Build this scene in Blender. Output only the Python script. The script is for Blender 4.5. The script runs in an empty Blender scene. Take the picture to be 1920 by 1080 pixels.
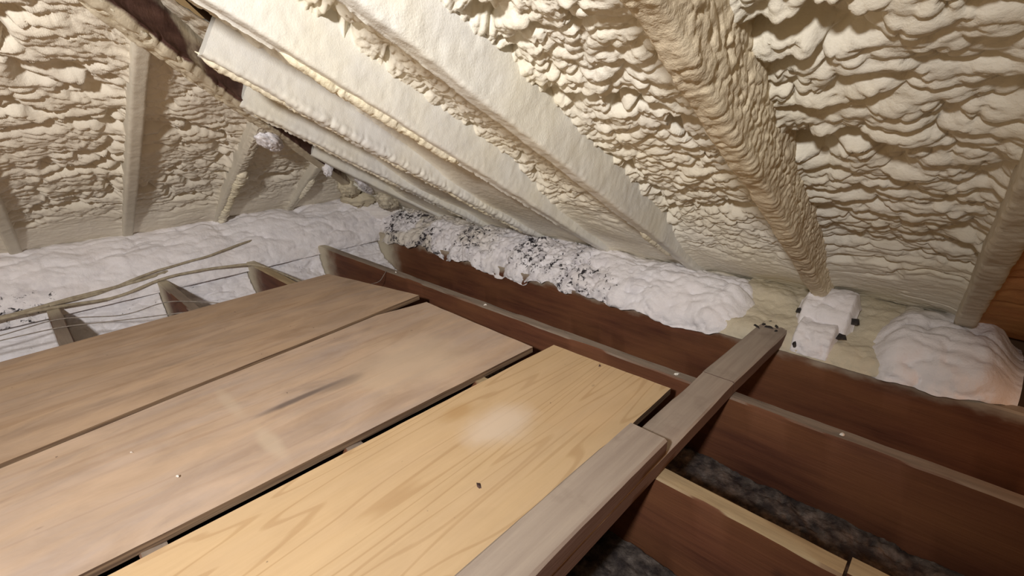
import bpy, math
import numpy as np
from mathutils import Matrix, Vector

scene = bpy.context.scene
COL = scene.collection

# ------------------------------------------------------------------ camera
CAM = (2.4071, -1.6149, 0.7602)
RIGHT = (0.72297589, 0.69039798, -0.02562199)
DOWN = (0.22747215, -0.2728968, -0.93476401)
FWD = (-0.65235134, 0.66998356, -0.35434412)
cam_d = bpy.data.cameras.new('camera')
cam_d.sensor_width = 36.0
cam_d.lens = 911.5765 / 1920 * 36.0
cam_d.clip_start = 0.02
cam = bpy.data.objects.new('camera', cam_d)
m = Matrix.Identity(4)
for r in range(3):
    m[r][0] = RIGHT[r]; m[r][1] = -DOWN[r]; m[r][2] = -FWD[r]; m[r][3] = CAM[r]
cam.matrix_world = m
COL.objects.link(cam)
scene.camera = cam

# ------------------------------------------------------------------ light
world = bpy.data.worlds.new('world')
scene.world = world
world.use_nodes = True
wb = world.node_tree.nodes['Background']
wb.inputs['Color'].default_value = (1.0, 0.64, 0.30, 1)     # the rest of the dim brown attic
wb.inputs['Strength'].default_value = 0.26

def lamp(name, loc, energy, color, size, kind='POINT', target=None, angle=150, blend=0.6):
    d = bpy.data.lights.new(name, kind)
    d.energy = energy; d.color = color; d.shadow_soft_size = size
    o = bpy.data.objects.new(name, d); o.location = loc
    if kind == 'SPOT':
        d.spot_size = math.radians(angle); d.spot_blend = blend
        o.rotation_euler = (Vector(target) - Vector(loc)).to_track_quat('-Z', 'Y').to_euler()
    COL.objects.link(o)
    return o
lamp('work_light', (2.38, -2.36, 1.27), 190, (1.0, 0.975, 0.95), 0.06, 'SPOT', (0.25, -0.65, 0.24), 122, 1.0)
lamp('warm_bulb', (3.5, -0.35, 0.50), 14, (1.0, 0.42, 0.15), 0.04)

vs = scene.view_settings
scene.display_settings.display_device = 'sRGB'
vs.view_transform = 'Standard'; vs.look = 'None'; vs.gamma = 1.0; vs.use_curve_mapping = False
vs.exposure = 0.0

# ------------------------------------------------------------------ geometry constants
S = 0.406                   # joist and rafter spacing
TH = 0.043                  # timber thickness
XC, ZC, TP = -0.539, 0.234, 0.5784       # corner of the two roof planes (x, y=0, z) and their pitch
HY = math.hypot(1, TP)
SN, CS = TP / HY, 1 / HY
NR = np.array([0, SN, CS]); UR = np.array([0, -CS, SN])      # right slope: into the roof, up the slope
NL = np.array([-SN, 0, CS]); UL = np.array([CS, 0, SN])      # left slope
FLOOR = -0.235
RX = [2.46 - S * i + (0.04 if i == 1 else 0) for i in range(-2, 8)]                    # rafters of the right slope
LY = [-1.24 + S * i for i in range(-2, 3)]                   # rafters of the left slope

# ------------------------------------------------------------------ noise in numpy
def hsh(ix, iy, seed):
    h = (ix.astype(np.int64) * 374761393 + iy.astype(np.int64) * 668265263 + seed * 974711) & 0x7fffffff
    h = ((h ^ (h >> 13)) * 1274126177) & 0x7fffffff
    h = ((h ^ (h >> 16)) * 461845907) & 0x7fffffff
    return ((h ^ (h >> 15)) & 0xffffff) / float(0xffffff)

def vnoise(x, y, seed):
    x = np.asarray(x, float); y = np.asarray(y, float)
    ix = np.floor(x); iy = np.floor(y); fx = x - ix; fy = y - iy
    fx = fx * fx * fx * (fx * (fx * 6 - 15) + 10); fy = fy * fy * fy * (fy * (fy * 6 - 15) + 10)
    a = hsh(ix, iy, seed); b = hsh(ix + 1, iy, seed); c = hsh(ix, iy + 1, seed); d = hsh(ix + 1, iy + 1, seed)
    return (a * (1 - fx) + b * fx) * (1 - fy) + (c * (1 - fx) + d * fx) * fy

def fbm(x, y, seed, oct=3):
    s = 0; a = 0.5; n = 0
    for o in range(oct):
        s = s + a * (vnoise(x, y, seed + o * 17) * 2 - 1); n += a
        x = x * 2.03 + 5.1; y = y * 2.03 + 1.7; a *= 0.5
    return s / n

def domes(x, y, seed, rmin=0.55, rmax=0.95):
    ix = np.floor(x); iy = np.floor(y)
    best = np.zeros_like(x)
    for dx in (-1, 0, 1):
        for dy in (-1, 0, 1):
            cx = ix + dx; cy = iy + dy
            px = cx + 0.5 + 0.8 * (hsh(cx, cy, seed) - 0.5)
            py = cy + 0.5 + 0.8 * (hsh(cx, cy, seed + 101) - 0.5)
            r = rmin + (rmax - rmin) * hsh(cx, cy, seed + 202)
            a = 0.55 + 0.45 * hsh(cx, cy, seed + 303)
            d2 = ((x - px) ** 2 + (y - py) ** 2) / (r * r)
            best = np.maximum(best, a * np.sqrt(np.clip(1 - d2, 0, None)))
    return best

def sstep(a, b, x):
    t = np.clip((x - a) / (b - a), 0, 1)
    return t * t * (3 - 2 * t)

# ------------------------------------------------------------------ mesh helpers
def link(name, mesh, mat, parent=None):
    o = bpy.data.objects.new(name, mesh)
    if mat is not None: mesh.materials.append(mat)
    COL.objects.link(o)
    if parent is not None: o.parent = parent
    return o

def tag(o, label, cat, group=None, kind=None):
    o['label'] = label; o['category'] = cat
    if group: o['group'] = group
    if kind: o['kind'] = kind
    return o

def struct(o):
    o['kind'] = 'structure'
    return o

def quads_mesh(name, verts, quads, smooth=True, attrs=None, extra=None):
    """verts (n,3), quads (m,4) -> mesh, fast; extra: list of n-gons"""
    me = bpy.data.meshes.new(name)
    extra = extra or []
    nl = quads.size + sum(len(e) for e in extra)
    npoly = len(quads) + len(extra)
    me.vertices.add(len(verts)); me.loops.add(nl); me.polygons.add(npoly)
    me.vertices.foreach_set('co', np.ascontiguousarray(verts, dtype=np.float32).ravel())
    li = np.concatenate([quads.ravel()] + [np.array(e) for e in extra]).astype(np.int32)
    ls = np.concatenate([np.arange(len(quads)) * 4,
                         quads.size + np.cumsum([0] + [len(e) for e in extra])[:-1]]).astype(np.int32)
    me.loops.foreach_set('vertex_index', li)
    me.polygons.foreach_set('loop_start', ls)
    me.update(calc_edges=True)
    me.validate()
    me.polygons.foreach_set('use_smooth', np.full(len(me.polygons), smooth))
    for k, v in (attrs or {}).items():
        a = me.attributes.new(k, 'FLOAT', 'POINT')
        a.data.foreach_set('value', np.ascontiguousarray(v, dtype=np.float32).ravel())
    return me

def grid_quads(nu, nv, flip=False):
    i = np.arange(nu * nv).reshape(nu, nv)
    q = np.stack([i[:-1, :-1], i[1:, :-1], i[1:, 1:], i[:-1, 1:]], -1).reshape(-1, 4)
    return q[:, ::-1] if flip else q

def grid_mesh(name, P, flip=False, attrs=None):
    nu, nv = P.shape[:2]
    return quads_mesh(name, P.reshape(-1, 3), grid_quads(nu, nv, flip), True, attrs)

def sweep_mesh(name, R, smooth=False, attrs=None, caps=True):
    """R: (nseg, nring, 3) closed rings swept along, capped"""
    ns, nr = R.shape[:2]
    i = np.arange(ns * nr).reshape(ns, nr)
    j = np.roll(i, -1, axis=1)
    q = np.stack([i[:-1], j[:-1], j[1:], i[1:]], -1).reshape(-1, 4)
    ex = [list(i[0][::-1]), list(i[-1])] if caps else []
    return quads_mesh(name, R.reshape(-1, 3), q, smooth, attrs, ex)

def shade_flat_sides(me, ang=35):
    me.polygons.foreach_set('use_smooth', np.ones(len(me.polygons), bool))
    try: me.set_sharp_from_angle(angle=math.radians(ang))
    except Exception: pass

def board(name, a, b, wdir, w, hdir, h, mat, seed=0, jit=0.0012, bev=0.004, seg=None, marks=0.0, parent=None):
    """timber from a to b (centre of its bottom face); wdir/hdir unit vectors"""
    a = np.array(a, float); b = np.array(b, float); wd = np.array(wdir, float); hd = np.array(hdir, float)
    L = np.linalg.norm(b - a); seg = seg or max(2, int(L / 0.03))
    t = np.linspace(0, 1, seg + 1)
    prof = [(-w/2 + bev, 0), (w/2 - bev, 0), (w/2, bev), (w/2, h*0.5), (w/2, h - bev), (w/2 - bev, h), (0, h), (-w/2 + bev, h), (-w/2, h - bev), (-w/2, h*0.5), (-w/2, bev)]
    R = np.zeros((seg + 1, len(prof), 3))
    for k, (pw, ph) in enumerate(prof):
        jw = jit * fbm(t * L * 9, t * 0 + k * 3.7, seed, 3); jh = jit * fbm(t * L * 9, t * 0 + k * 5.3, seed + 7, 3)
        if marks and ph > h * 0.7:
            nick = np.clip(fbm(t * L * 6, t * 0 + k * 2.1, seed + 31, 3) - 0.25, 0, 1)
            jh = jh - marks * nick; jw = jw - np.sign(pw) * marks * nick * 0.6
        R[:, k] = a + np.outer(t, b - a) + np.outer(pw + jw, wd) + np.outer(ph + jh, hd)
    me = sweep_mesh(name, R)
    shade_flat_sides(me)
    return link(name, me, mat, parent)

# ------------------------------------------------------------------ materials
class NT:
    def __init__(self, name, rough=0.85, spec=0.25):
        self.m = bpy.data.materials.new(name); self.m.use_nodes = True
        self.t = self.m.node_tree; self.b = self.t.nodes['Principled BSDF']
        self.b.inputs['Roughness'].default_value = rough
        self.b.inputs['Specular IOR Level'].default_value = spec
        self.co = self.n('ShaderNodeTexCoord').outputs['Object']
    def n(self, typ, **kw):
        nd = self.t.nodes.new(typ)
        for k, v in kw.items(): setattr(nd, k, v)
        return nd
    def l(self, a, b): self.t.links.new(a, b)
    def scaled(self, sc, rot=(0, 0, 0), loc=(0, 0, 0)):
        mp = self.n('ShaderNodeMapping'); self.l(self.co, mp.inputs['Vector'])
        mp.inputs['Scale'].default_value = sc; mp.inputs['Rotation'].default_value = rot; mp.inputs['Location'].default_value = loc
        return mp.outputs['Vector']
    def noise(self, vec, scale, detail=4, rough=0.55, dist=0.0):
        nd = self.n('ShaderNodeTexNoise'); self.l(vec, nd.inputs['Vector'])
        nd.inputs['Scale'].default_value = scale; nd.inputs['Detail'].default_value = detail
        nd.inputs['Roughness'].default_value = rough; nd.inputs['Distortion'].default_value = dist
        return nd.outputs['Fac']
    def math(self, op, a, b=None, clamp=False):
        nd = self.n('ShaderNodeMath', operation=op); nd.use_clamp = clamp
        for k, v in ((0, a), (1, b)):
            if v is None: continue
            if isinstance(v, (int, float)): nd.inputs[k].default_value = v
            else: self.l(v, nd.inputs[k])
        return nd.outputs[0]
    def ramp(self, fac, stops, interp='LINEAR'):
        nd = self.n('ShaderNodeValToRGB'); self.l(fac, nd.inputs['Fac'])
        cr = nd.color_ramp; cr.interpolation = interp
        while len(cr.elements) < len(stops): cr.elements.new(0.5)
        for e, (p, c) in zip(cr.elements, stops):
            e.position = p; e.color = (c, c, c, 1) if isinstance(c, (int, float)) else (*c, 1)
        return nd.outputs['Color']
    def mix(self, fac, a, b, mode='MIX'):
        nd = self.n('ShaderNodeMix', data_type='RGBA', blend_type=mode)
        for k, v in (('Factor', fac), ('A', a), ('B', b)):
            s = [i for i in nd.inputs if i.name == k and (i.type == 'RGBA' or k == 'Factor' and i.type == 'VALUE')][0]
            if isinstance(v, (int, float)): s.default_value = v
            elif isinstance(v, tuple): s.default_value = (*v, 1)
            else: self.l(v, s)
        return [o for o in nd.outputs if o.type == 'RGBA'][0]
    def attr(self, name):
        nd = self.n('ShaderNodeAttribute'); nd.attribute_name = name
        return nd.outputs['Fac']
    def sep(self, axis, vec=None):
        nd = self.n('ShaderNodeSeparateXYZ'); self.l(vec or self.co, nd.inputs[0])
        return nd.outputs[axis]
    def rng(self, v, a, b, c=0.0, d=1.0):
        nd = self.n('ShaderNodeMapRange', interpolation_type='SMOOTHSTEP'); self.l(v, nd.inputs['Value'])
        for k, x in zip(('From Min', 'From Max', 'To Min', 'To Max'), (a, b, c, d)): nd.inputs[k].default_value = x
        return nd.outputs['Result']
    def color(self, c):
        if isinstance(c, tuple): self.b.inputs['Base Color'].default_value = (*c, 1)
        else: self.l(c, self.b.inputs['Base Color'])
    def bump(self, h, strength, dist=0.01):
        nd = self.n('ShaderNodeBump'); self.l(h, nd.inputs['Height'])
        nd.inputs['Strength'].default_value = strength; nd.inputs['Distance'].default_value = dist
        self.l(nd.outputs['Normal'], self.b.inputs['Normal'])

def foam_mat(name, base, alt, rough=0.8, bump=0.35, fine=160):
    t = NT(name, rough, 0.2)
    n = t.noise(t.co, 4.0, 4, 0.6)
    c = t.mix(t.ramp(n, [(0.35, 0.0), (0.68, 1.0)]), base, alt)
    t.color(c)
    f = t.noise(t.co, fine, 3, 0.6)
    t.bump(f, bump, 0.004)
    return t.m

FOAM = foam_mat('cream_spray_foam', (0.80, 0.745, 0.61), (0.79, 0.755, 0.67))
FOAM_L = foam_mat('cream_spray_foam_grey', (0.77, 0.71, 0.59), (0.74, 0.685, 0.59))
FOAM_O = foam_mat('warm_lit_foam', (0.55, 0.30, 0.12), (0.50, 0.22, 0.09))  # dim warm light at the right painted into the foam colour
COAT = foam_mat('thin_foam_coat', (0.77, 0.74, 0.64), (0.71, 0.705, 0.68), bump=0.25, fine=220)
COAT_B = foam_mat('brownish_foam_coat', (0.75, 0.66, 0.49), (0.67, 0.57, 0.42), bump=0.4)
COAT_G = foam_mat('greyish_foam_coat', (0.66, 0.61, 0.51), (0.60, 0.56, 0.47), bump=0.2, fine=220)

def white_foam():
    t = NT('white_spray_foam', 0.75, 0.25)
    n = t.noise(t.co, 7, 4, 0.6)
    c = t.mix(t.ramp(n, [(0.3, 0), (0.7, 1)]), (0.84, 0.82, 0.85), (0.82, 0.78, 0.79))
    cr = t.attr('cream')
    c = t.mix(cr, c, (0.60, 0.53, 0.39))
    # soot and grit flecks lying on the foam
    d = t.attr('dirt')
    f = t.noise(t.co, 38, 5, 0.68, 0.5)
    thr = t.math('SUBTRACT', 0.78, t.math('MULTIPLY', d, 0.25))
    k = t.math('MULTIPLY', t.math('SUBTRACT', f, thr), 14, True)
    f2 = t.noise(t.co, 16, 4, 0.6, 0.4)
    k2 = t.math('MULTIPLY', t.math('MULTIPLY', t.math('SUBTRACT', f2, 0.47), 4, True), t.math('MULTIPLY', d, 0.6), True)
    c = t.mix(k2, c, (0.30, 0.28, 0.33))
    c = t.mix(k, c, (0.035, 0.030, 0.035))
    t.color(c)
    t.bump(t.noise(t.co, 90, 4, 0.6), 0.5, 0.006)
    return t.m
WHITE = white_foam()

def joist_mat(name='red_brown_joist', dark=(0.075, 0.026, 0.015), light=(0.155, 0.058, 0.030), top=(0.27, 0.215, 0.17), spray_x=None, spray_top=False):
    t = NT(name, 0.7, 0.25)
    v = t.scaled((1.2, 14, 14))
    n = t.noise(v, 2.4, 5, 0.6, 0.4)
    c = t.ramp(n, [(0.3, dark), (0.7, light)])
    big = t.noise(t.scaled((2.0, 2.0, 5.0)), 1.3, 3)
    c = t.mix(t.ramp(big, [(0.35, 0), (0.75, 0.7)]), c, (0.20, 0.085, 0.035))
    kn = t.noise(t.scaled((5, 9, 9)), 1.1, 2)
    c = t.mix(t.ramp(kn, [(0.70, 0), (0.80, 0.8)]), c, (0.03, 0.014, 0.012))
    # grey dust settled on the upward face
    g = t.n('ShaderNodeNewGeometry')
    up = t.rng(t.sep(2, g.outputs['Normal']), 0.5, 0.8)
    dn = t.noise(t.scaled((3, 30, 30)), 2, 4)
    c = t.mix(up, c, t.mix(t.ramp(dn, [(0.35, 0), (0.7, 1)]), top, tuple(x * 0.72 for x in top)))
    if spray_x is not None:          # pale overspray at the eave end
        w = t.math('ADD', t.sep(0), t.math('MULTIPLY', t.math('SUBTRACT', t.noise(t.co, 14, 3), 0.5), 0.14))
        c = t.mix(t.rng(w, spray_x[0], spray_x[1], 1, 0), c, (0.56, 0.50, 0.38))
    if spray_top:
        w = t.math('ADD', t.sep(2), t.math('MULTIPLY', t.math('SUBTRACT', t.noise(t.scaled((5, 5, 9)), 2.2, 3), 0.5), 0.09))
        c = t.mix(t.rng(w, -0.045, 0.005, 0, 0.8), c, (0.42, 0.36, 0.28))
    t.color(c)
    t.bump(t.noise(t.scaled((2, 40, 40)), 4, 4), 0.25, 0.004)
    return t.m
JOIST = joist_mat(spray_x=(-0.36, -0.14))
JOIST0 = joist_mat('red_brown_joist_oversprayed', spray_x=(-0.32, -0.10), spray_top=True)
JOIST2 = joist_mat('joist_pale_top', top=(0.42, 0.32, 0.19), spray_x=(-0.36, -0.14))

def strong_mat():
    t = NT('weathered_stud', 0.8, 0.2)
    v = t.scaled((30, 1.4, 30))
    n = t.noise(v, 1.6, 5, 0.6, 0.3)
    c = t.ramp(n, [(0.28, (0.30, 0.245, 0.205)), (0.72, (0.41, 0.345, 0.285))])
    st = t.noise(t.co, 9, 4, 0.6)
    c = t.mix(t.ramp(st, [(0.55, 0), (0.8, 0.6)]), c, (0.16, 0.12, 0.10))
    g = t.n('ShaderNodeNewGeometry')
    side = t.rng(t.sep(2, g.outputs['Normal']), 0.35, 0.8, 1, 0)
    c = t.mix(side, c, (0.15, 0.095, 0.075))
    t.color(c)
    t.bump(t.noise(t.scaled((60, 3, 60)), 3, 4), 0.3, 0.003)
    return t.m
STUD = strong_mat()

def ply_mat(name, base, line, grey, nlines, lw, greyamt, marks=None, seed=0.0, rect=None):
    t = NT(name, 0.62, 0.3)
    v = t.scaled((4.2, 0.30, 1), loc=(seed, seed * 0.7, 0))
    h = t.noise(v, 1.55, 2.2, 0.4, 0.2)
    s = t.math('SINE', t.math('MULTIPLY', h, nlines))
    c = t.mix(t.ramp(s, [(0.5 + lw, 0.0), (0.97, 0.62)]), base, line)
    # fibre
    fb = t.noise(t.scaled((42, 2.0, 1), loc=(seed, 0, 0)), 2.0, 4, 0.6)
    c = t.mix(t.ramp(fb, [(0.3, 0.0), (0.75, 0.30)]), c, line)
    # grey weathering in long streaks
    gs = t.noise(t.scaled((7.5, 1.5, 1), loc=(seed * 1.3, 2, 0)), 1.5, 5, 0.62, 0.5)
    c = t.mix(t.ramp(gs, [(0.38, 0.0), (0.72, greyamt)]), c, grey)
    gd = t.noise(t.scaled((9.0, 2.2, 1), loc=(seed * 2.3, 7, 0)), 1.1, 5, 0.6, 0.8)
    c = t.mix(t.ramp(gd, [(0.60, 0.0), (0.78, greyamt * 0.75)]), c, tuple(x * 0.55 for x in grey))
    bl = t.noise(t.scaled((5.5, 2.6, 1), loc=(seed * 1.9, 4, 0)), 1.8, 5, 0.62, 0.6)
    c = t.mix(t.ramp(bl, [(0.40, 0.0), (0.75, greyamt * 0.6)]), c, tuple(x * 0.62 for x in line))
    bl2 = t.noise(t.scaled((6.5, 2.0, 1), loc=(seed * 0.6, 9, 0)), 1.7, 5, 0.6, 0.5)
    c = t.mix(t.ramp(bl2, [(0.50, 0.0), (0.75, greyamt * 0.6)]), c, tuple(min(1, x * 1.22) for x in base))
    # knots and dark specks
    kn = t.noise(t.scaled((10, 4.5, 1), loc=(seed * 3.1, 0, 0)), 2.0, 2)
    c = t.mix(t.ramp(kn, [(0.76, 0.0), (0.84, 0.7)]), c, (0.10, 0.055, 0.03))
    sp = t.noise(t.co, 58, 2, 0.5)
    c = t.mix(t.ramp(sp, [(0.77, 0.0), (0.80, 0.75)]), c, (0.07, 0.05, 0.04))
    for (cx, cy, rx, ry, col, amt) in (marks or []):     # scuffs, streaks and soft pale patches
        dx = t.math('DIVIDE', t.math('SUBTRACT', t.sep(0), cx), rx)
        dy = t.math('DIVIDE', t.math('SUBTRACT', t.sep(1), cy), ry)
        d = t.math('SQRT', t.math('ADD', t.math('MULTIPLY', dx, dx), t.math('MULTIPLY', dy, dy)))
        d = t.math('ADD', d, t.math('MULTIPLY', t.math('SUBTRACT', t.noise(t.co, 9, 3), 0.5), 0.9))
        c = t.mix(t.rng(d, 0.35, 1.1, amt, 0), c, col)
    t.color(c)
    t.bump(t.noise(t.scaled((60, 3, 1)), 2.5, 4), 0.15, 0.002)
    return t.m
PLY1 = ply_mat('weathered_plywood_brown', (0.52, 0.37, 0.25), (0.39, 0.26, 0.165), (0.42, 0.325, 0.26), 42, 0.25, 0.8, seed=3.0)
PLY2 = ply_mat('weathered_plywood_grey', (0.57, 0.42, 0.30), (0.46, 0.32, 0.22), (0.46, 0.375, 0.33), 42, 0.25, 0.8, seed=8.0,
               marks=[(1.24, -0.88, 0.19, 0.21, (0.64, 0.50, 0.36), 0.6), (1.06, -1.345, 0.14, 0.022, (0.60, 0.49, 0.37), 0.45), (1.32, -1.335, 0.12, 0.025, (0.63, 0.52, 0.39), 0.5),
                     (1.183, -1.20, 0.016, 0.15, (0.17, 0.13, 0.11), 0.9), (1.20, -1.10, 0.030, 0.10, (0.22, 0.18, 0.15), 0.5)])
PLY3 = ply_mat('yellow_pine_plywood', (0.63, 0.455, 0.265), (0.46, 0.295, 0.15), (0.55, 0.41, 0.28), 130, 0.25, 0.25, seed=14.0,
               marks=[(1.682, -0.925, 0.085, 0.12, (0.71, 0.59, 0.47), 0.75), (1.560, -0.955, 0.035, 0.06, (0.45, 0.27, 0.11), 0.6)])  # soft-edged pale oval and a small brown one on the pine

def edge_mat():
    t = NT('plywood_edge', 0.8, 0.2)
    n = t.noise(t.scaled((3, 3, 120)), 1.5, 3)
    t.color(t.ramp(n, [(0.35, (0.10, 0.06, 0.038)), (0.65, (0.25, 0.165, 0.10))]))
    return t.m
EDGE = edge_mat()

def dust_floor():
    t = NT('dusty_lath', 0.95, 0.1)
    n = t.noise(t.scaled((3, 3, 3)), 3, 5, 0.65)
    c = t.ramp(n, [(0.3, (0.05, 0.035, 0.028)), (0.55, (0.16, 0.125, 0.10)), (0.75, (0.26, 0.22, 0.19))])
    t.color(c); t.bump(t.noise(t.co, 40, 5), 0.6, 0.01)
    return t.m
DUST = dust_floor()
def plain(name, c1, c2, sc=20, rough=0.8, spec=0.2, bump=0.2):
    t = NT(name, rough, spec)
    n = t.noise(t.co, sc, 4)
    t.color(t.ramp(n, [(0.35, c1), (0.65, c2)])); t.bump(n, bump, 0.003)
    return t.m
DECK = plain('roof_deck_board', (0.10, 0.055, 0.03), (0.17, 0.10, 0.055), 6)
SOOT = plain('black_grit', (0.02, 0.018, 0.018), (0.06, 0.05, 0.045), 60)
CRUMB = plain('white_foam_crumb', (0.80, 0.78, 0.74), (0.70, 0.66, 0.60), 80)
CABLE = plain('cloth_cable_sprayed', (0.44, 0.38, 0.28), (0.30, 0.25, 0.18), 45)
WIRE = plain('thin_grey_wire', (0.20, 0.17, 0.15), (0.34, 0.30, 0.26), 60)
LEAF = plain('dark_chip', (0.05, 0.03, 0.03), (0.10, 0.06, 0.05), 60)

def hip_mat():
    t = NT('hip_timber', 0.75, 0.25)
    v = t.scaled((3, 3, 18))
    n = t.noise(v, 2.5, 4)
    c = t.ramp(n, [(0.3, (0.075, 0.035, 0.028)), (0.7, (0.15, 0.08, 0.062))])
    sp = t.attr('spray')
    w = t.math('ADD', sp, t.math('MULTIPLY', t.math('SUBTRACT', t.noise(t.co, 12, 4, 0.65), 0.5), 0.7))
    c = t.mix(t.rng(w, 0.40, 0.75), c, (0.66, 0.59, 0.45))
    t.color(c); t.bump(t.noise(t.co, 90, 4), 0.35, 0.004)
    return t.m
HIP = hip_mat()

# ------------------------------------------------------------------ structure
def slab(name, pts, n, thick, mat):
    pts = np.array(pts, float); n = np.array(n, float)
    V = np.concatenate([pts, pts + n * thick]); k = len(pts)
    q = np.array([[i, (i + 1) % k, k + (i + 1) % k, k + i] for i in range(k)])
    me = quads_mesh(name, V, q, False, None, [list(range(k))[::-1], list(range(k, 2 * k))])
    return struct(link(name, me, mat))

def rp(x, y, o=0.0): return np.array([x, y, ZC - TP * y]) + NR * o       # right slope point
def lp(x, y, o=0.0): return np.array([x, y, ZC + TP * (x - XC)]) + NL * o
DO = 0.155
YB = -2.75                     # how far back the attic is built
XB = 4.0
YE, XE = 0.42, -0.96           # eave walls
hipx = XC - YB
slab('ceiling', [rp(XE - 0.05, 0.5, DO), rp(XB, 0.5, DO), rp(XB, YB, DO), rp(hipx, YB, DO)], NR, 0.02, DECK)
slab('ceiling', [lp(XE - 0.05, 0.5, DO), lp(hipx, YB, DO), lp(XE - 0.05, YB, DO)], NL, 0.02, DECK)
slab('floor', [(XE, YB, FLOOR), (XB, YB, FLOOR), (XB, YE, FLOOR), (XE, YE, FLOOR)], (0, 0, -1), 0.02, DUST)
slab('wall_right', [(XE, YE, FLOOR), (XB, YE, FLOOR), (XB, YE, 0.22), (XE, YE, 0.22)], (0, 1, 0), 0.03, DECK)
slab('wall_left', [(XE, YE, FLOOR), (XE, YE, 0.18), (XE, YB, 0.18), (XE, YB, FLOOR)], (-1, 0, 0), 0.03, DECK)

# ------------------------------------------------------------------ joists
jl = ['dark red-brown joist against the right eave, white foam along its top',
      'dark red-brown joist with dusty grey top edge just beyond the board ends',
      'joist with pale yellowish top crossing the lower right corner',
      'dark joist whose oversprayed end shows left of the boards, between two foam-filled bays',
      'grey-brown joist end nearest the left border, under the two thin wires',
      'joist under the near end of the boards']
for i in range(6):
    y = -S * i + TH / 2
    x1 = XB if i != 2 else 2.385
    o = board('ceiling_joist', (-0.62 if i else -0.40, y, FLOOR), (x1, y, FLOOR), (0, 1, 0), TH, (0, 0, 1), -FLOOR, (JOIST0, JOIST, JOIST2, JOIST, JOIST, JOIST)[i], seed=i * 11 + 3, jit=0.0025, marks=0.006)
    tag(o, jl[i], 'joist', 'ceiling joists')
o = board('ceiling_joist', (2.390, -S * 2 + TH * 0.5 + 0.020, FLOOR), (XB, -S * 2 + TH * 0.5 + 0.020, FLOOR), (0, 1, 0), TH, (0, 0, 1), -FLOOR - 0.004, JOIST2, seed=91, jit=0.002, marks=0.005)
tag(o, 'lapped joist continuing past the pale-topped joist at the lower right', 'joist', 'ceiling joists')

# ------------------------------------------------------------------ boards on the joists
def plank(name, corners, z, th, mat, seed, label, notch=0.0):
    """corners: far-left, far-right, near-right, near-left (x, y)"""
    c = np.array(corners, float)
    nu, nv = 10, 60
    us = np.linspace(0, 1, nu); vs_ = np.linspace(0, 1, nv)
    U, V = np.meshgrid(us, vs_, indexing='ij')
    P = (c[0][None, None] * ((1 - U) * (1 - V))[..., None] + c[1] * (U * (1 - V))[..., None]
         + c[2] * (U * V)[..., None] + c[3] * ((1 - U) * V)[..., None])
    P[..., 0] += notch * (1 - U) ** 6 * np.clip(1 - V * 8.5, 0, 1)       # chipped far corner
    e = ((U == 0) | (U == 1)).astype(float)
    P[..., 0] += e * 0.0015 * fbm(P[..., 1] * 14, P[..., 0] * 3, seed)
    P[..., 1] += ((V == 0)).astype(float) * 0.003 * fbm(P[..., 0] * 18, P[..., 1], seed + 5)
    Z = z + th + 0.0025 * fbm(P[..., 0] * 3, P[..., 1] * 2, seed + 9)
    top = np.dstack([P, Z]); bot = np.dstack([P, Z - th])
    n = nu * nv
    i = np.arange(n).reshape(nu, nv)
    qt = grid_quads(nu, nv); qb = grid_quads(nu, nv, True) + n
    rim = np.concatenate([i[:, 0], i[-1, 1:], i[-2::-1, -1], i[0, -2:0:-1]])
    r2 = np.roll(rim, -1)
    qs = np.stack([r2, rim, rim + n, r2 + n], -1)
    me = quads_mesh(name, np.concatenate([top.reshape(-1, 3), bot.reshape(-1, 3)]), np.concatenate([qt, qb, qs]), False)
    me.materials.append(mat); me.materials.append(EDGE)
    mi = np.concatenate([np.zeros(len(qt)), np.ones(len(qb)), np.ones(len(qs))]).astype(np.int32)
    me.polygons.foreach_set('material_index', mi)
    o = bpy.data.objects.new(name, me); COL.objects.link(o)
    tag(o, label, 'board', 'boards laid across the joists')
    return o
plank('floor_board', [(0.244, -0.649), (0.813, -0.533), (0.985, -2.3), (0.25, -2.3)], 0.005, 0.019, PLY1, 1,
      'brown weathered plywood board nearest the left eave foam')
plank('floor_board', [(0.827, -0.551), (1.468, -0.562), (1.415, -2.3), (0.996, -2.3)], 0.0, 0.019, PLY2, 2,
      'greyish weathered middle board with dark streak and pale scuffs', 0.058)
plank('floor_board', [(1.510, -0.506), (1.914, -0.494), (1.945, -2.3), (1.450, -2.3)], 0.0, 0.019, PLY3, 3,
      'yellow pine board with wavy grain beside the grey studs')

# ------------------------------------------------------------------ studs laid on edge along the boards
o = board('stud', (2.000, -0.392, 0.002), (2.014, 0.115, 0.002), (1, 0, 0), 0.088, (0, 0, 1), 0.042, STUD, 51, 0.0015, 0.004, marks=0.006)
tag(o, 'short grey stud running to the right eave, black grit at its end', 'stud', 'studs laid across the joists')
o = board('stud', (2.001, -2.35, 0.002), (2.000, -0.396, 0.002), (1, 0, 0), 0.088, (0, 0, 1), 0.042, STUD, 52, 0.0015, 0.004, marks=0.006)
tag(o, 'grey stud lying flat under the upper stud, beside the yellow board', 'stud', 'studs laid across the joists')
o = board('stud', (2.003, -2.35, 0.045), (2.001, -0.787, 0.045), (1, 0, 0), 0.092, (0, 0, 1), 0.044, STUD, 53, 0.0015, 0.005, marks=0.010)
tag(o, 'upper grey stud stacked on the flat stud in the foreground', 'stud', 'studs laid across the joists')

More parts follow.
